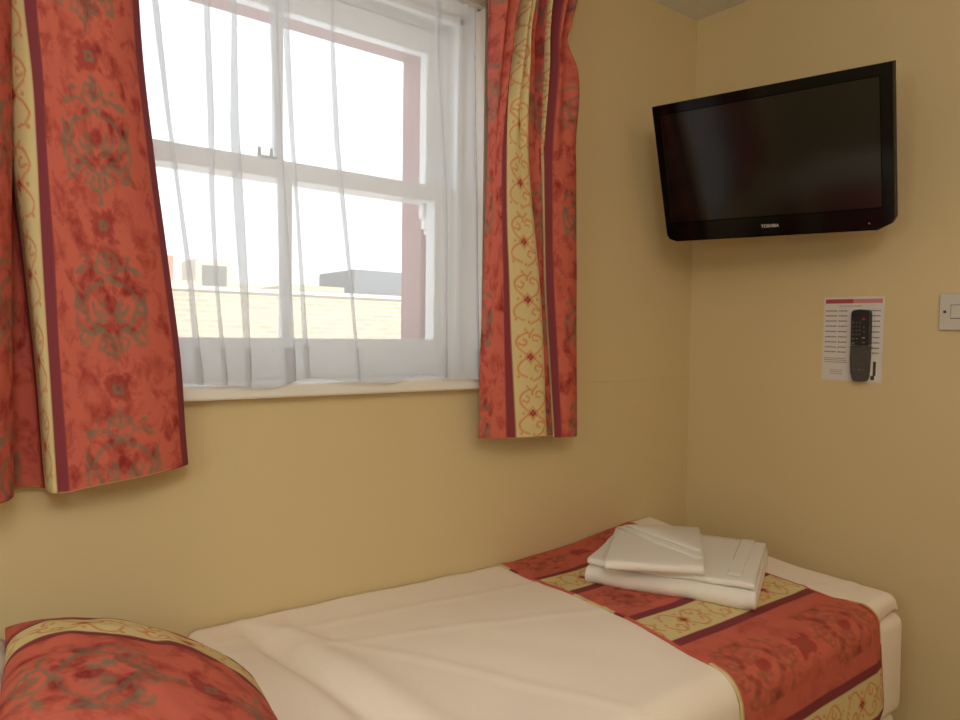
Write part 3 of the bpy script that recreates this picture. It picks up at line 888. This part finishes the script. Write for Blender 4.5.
# ------------------------------------------------------------------ laminated card, remote, switch
cl_ = (-.0005, -.498, 1.206)
card = tag(empty('information_card', cl_), 'laminated white card with a red header pinned to the right wall', 'card')
card.rotation_euler = (math.radians(.7), 0, 0)
def lbox(name, m, par, y0, y1, z0, z1, x0, x1, bev=0):
    return box(name, m, par, x0, x1, y0, y1, z0, z1, bev=bev)
# local frame: +y is left in the picture, so right edge is -y
lbox('laminate_sheet', M['laminate'], card, -.077, .077, -.110, .110, -.0012, 0)
lbox('paper_sheet', M['paper'], card, -.0735, .0735, -.106, .106, -.0016, -.0011)
bm = bmesh.new(); bm_box(bm, -.0020, -.0015, .000, .0715, .0925, .1035); bm_obj('header_bar', bm, M['header_red'], card)
bm = bmesh.new(); bm_box(bm, -.0020, -.0015, -.0720, -.0002, .0925, .1035); tag(bm_obj('header_bar', bm, M['header_pink'], card), 'pale pink half of the header')
bm = bmesh.new()
rnd = random.Random(7)
for k, z in enumerate([.073, .060, .0465, .033, .019, .005, -.0085, -.022, -.0345]):
    for (a, b) in ((.070, .040), (.036, .014), (-.040, -.068)):
        if a == .070 and k or a != .070: bm_obj('printed_words', bm, M['ink'], card); bm = bmesh.new()
        y = a
        while y > b:
            w = rnd.uniform(.003, .008); bm_box(bm, -.0020, -.0015, max(b, y - w), y, z - .0015, z + .0015); y -= w + .0012
bm_obj('printed_words', bm, M['ink'], card); bm = bmesh.new()
for z in (-.051, -.056, -.0615):
    y = .070
    while y > .014:
        w = rnd.uniform(.002, .007); bm_box(bm, -.0020, -.0015, y - w, y, z - .0009, z + .0009); y -= w + .0010
bm_obj('printed_words', bm, M['ink'], card); bm = bmesh.new()
y = .036
for _ in range(10):
    w = rnd.uniform(.003, .006); bm_box(bm, -.0020, -.0015, y - w, y, .0845, .0862); y -= w + .0012
bm_obj('printed_words', bm, M['ink'], card); bm = bmesh.new()
for z in (-.082, -.087, -.092):
    bm_box(bm, -.0020, -.0015, .022, .054, z - .0006, z + .0006)
bm_obj('printed_words', bm, M['ink'], card)
lbox('printed_slip', M['hem_white'], card, -.066, -.047, -.104, -.012, -.0020, -.0015)
bm = bmesh.new(); bm_box(bm, -.0023, -.0019, -.062, -.055, -.092, -.056); bm_box(bm, -.0023, -.0019, -.059, -.050, -.103, -.092)
bm_obj('printed_picture', bm, M['ink_dark'], card)

rloc = (-.0027, -.5255, 1.190)
rem = tag(empty('remote_control', rloc), 'black and grey remote control stuck on the laminated card', 'remote control')
rem.rotation_euler = (math.radians(-.5), 0, 0); rem.scale = (1, .86, 1)
def rprism(name, m, pts, x0, x1, bev):
    bm = bmesh.new()
    lo = [bm.verts.new((x0, y, z)) for y, z in pts]; hi = [bm.verts.new((x1, y, z)) for y, z in pts]
    n = len(pts); bm.faces.new(lo); top = bm.faces.new(hi[::-1])
    for k in range(n): bm.faces.new((lo[k], hi[k], hi[(k + 1) % n], lo[(k + 1) % n]))
    bmesh.ops.bevel(bm, geom=list(top.edges), offset=bev, segments=3, affect='EDGES')
    return bm_obj(name, bm, m, rem)
UP = [(.0255, .001), (.0255, .080), (.024, .086), (.019, .090), (0, .0915), (-.019, .090), (-.024, .086), (-.0255, .080), (-.0255, .001)]
LOW = [(.0255, .000), (-.0255, .000), (-.0250, -.030), (-.0225, -.070), (-.0205, -.084), (-.015, -.091), (0, -.0925), (.015, -.091), (.0205, -.084), (.0225, -.070), (.0250, -.030)]
rprism('upper_case', M['remote_black'], UP, 0, -.021, .003)
tag(rprism('flap_cover', M['remote_grey'], LOW, 0, -.023, .003), 'dark grey lower flap')
def buttons(name, m, lst, x, label=None):
    for (y, z, w, h) in lst:
        bm = bmesh.new(); bm_box(bm, x - .0016, x, y - w / 2, y + w / 2, z - h / 2, z + h / 2, .0005, 1)
        o = bm_obj(name, bm, m, rem)
        if label: o['label'] = label
k_ = [(yy, zz, .0052, .0036) for yy in (.017, .0075, -.002) for zz in (.058, .048, .038, .028)] + [(-.014, zz, .005, .004) for zz in (.046, .034)]
buttons('button', M['button_grey'], k_, -.0208)
(buttons('button', M['button_pale'], [(.017, .017, .007, .0024), (.006, .017, .005, .0024), (-.013, .019, .008, .003), (.016, .006, .008, .0026), (-.014, .007, .007, .0026), (.018, .060, .002, .002)], -.0208, 'pale grey key'))
(buttons('power_button', M['button_red'], [(-.0125, .067, .0066, .0052)], -.0208, 'red power key'))
kl = [(yy, zz, .0045, .0026) for yy in (.016, .008, 0, -.008, -.016) for zz in (-.014, -.022, -.046, -.052)]
buttons('button', M['button_grey'], kl, -.0228)
(buttons('marking', M['button_pale'], [(-.004, -.0615, .009, .0022), (.012, -.0615, .004, .0015), (-.016, -.0615, .004, .0015)], -.0228, 'pale marking on the flap'))

sl = (0, -.773, 1.272)
sw = tag(empty('light_switch', sl), 'white plastic light switch plate on the right wall at the picture edge', 'switch')
lbox('switch_plate', M['switch'], sw, -.073, .073, -.043, .043, -.0095, -.0003, .0025)
bm = bmesh.new(); bmesh.ops.create_cone(bm, cap_ends=True, segments=16, radius1=.0036, radius2=.0030, depth=.0016, matrix=Matrix.Translation((-.0100, .0605, 0)) @ Matrix.Rotation(PI / 2, 4, 'Y'))
bm_obj('screw', bm, M['screw'], sw)
bm = bmesh.new(); bmesh.ops.create_cone(bm, cap_ends=True, segments=16, radius1=.0036, radius2=.0030, depth=.0016, matrix=Matrix.Translation((-.0100, -.0605, 0)) @ Matrix.Rotation(PI / 2, 4, 'Y'))
bm_obj('screw', bm, M['screw'], sw)
lbox('recess', M['gap'], sw, -.049, .049, -.0165, .0165, -.0100, -.0090)
for y0, y1 in ((.002, .048), (-.048, -.002)):
    bm = bmesh.new(); bm_box(bm, -.0135, -.0095, y0, y1, -.0155, .0155, .0015)
    for v in bm.verts:
        if v.co.z > 0 and v.co.x < -.011: v.co.x += .003
    bm_obj('rocker', bm, M['switch'], sw)

# ------------------------------------------------------------------ light
w = bpy.data.worlds.new('overcast_sky'); S.world = w; w.use_nodes = True
bg = w.node_tree.nodes['Background']; bg.inputs['Color'].default_value = (.84, .93, 1.0, 1); bg.inputs['Strength'].default_value = 2.35

def area(name, loc, rot, sx, sy, power, col, shape='RECTANGLE'):
    l = bpy.data.lights.new(name, 'AREA'); l.shape = shape; l.size = sx; l.size_y = sy; l.energy = power; l.color = col
    o = bpy.data.objects.new(name, l); o.location = loc; o.rotation_euler = rot; COL.objects.link(o); return o
def bulb(name, loc, r, power, col):
    l = bpy.data.lights.new(name, 'POINT'); l.shadow_soft_size = r; l.energy = power; l.color = col
    o = bpy.data.objects.new(name, l); o.location = loc; COL.objects.link(o); return o
bulb('lamp_bulb', (-2.05, -1.75, 1.85), .16, 20, (1.0, .955, .88))
bulb('ceiling_bulb', (-1.30, -1.75, 1.98), .16, 6.0, (1.0, .70, .42))
bulb('cool_left_fill', (-2.75, -1.25, 1.35), .12, 9, (.76, 1.0, .98))  # unseen fill added to cool the left wall, standing in for daylight
sn = bpy.data.lights.new('sun', 'SUN'); sn.energy = 6.0; sn.angle = .01; sn.color = (1, .95, .86)
so = bpy.data.objects.new('sun', sn); so.rotation_euler = (math.radians(48), 0, math.radians(12)); COL.objects.link(so)

# ------------------------------------------------------------------ camera
cam = bpy.data.cameras.new('camera'); co = bpy.data.objects.new('camera', cam); COL.objects.link(co)
cam.sensor_fit = 'HORIZONTAL'; cam.sensor_width = 36; cam.lens = 715 / 960 * 36; cam.clip_start = .02
f_ = 715.0
vx = Vector(((1400 - 480) / f_, -(348.5 - 360) / f_, -1.0)).normalized()
hz_ = Vector((1, -.013, 0)); zc_ = hz_.cross(vx).normalized()
if zc_.y < 0: zc_ = -zc_
yc_ = zc_.cross(vx)
R3 = Matrix((vx, yc_, zc_))
M4 = R3.to_4x4(); M4.translation = Vector((-1.9, -1.37, 1.2))
co.matrix_world = M4
S.camera = co

S.view_settings.view_transform = 'Standard'; S.view_settings.look = 'None'
S.view_settings.gamma = 1; S.view_settings.use_curve_mapping = False
S.view_settings.exposure = 0.0
S.cycles.use_denoising = True
S.cycles.max_bounces = 12; S.cycles.transparent_max_bounces = 32; S.cycles.diffuse_bounces = 6
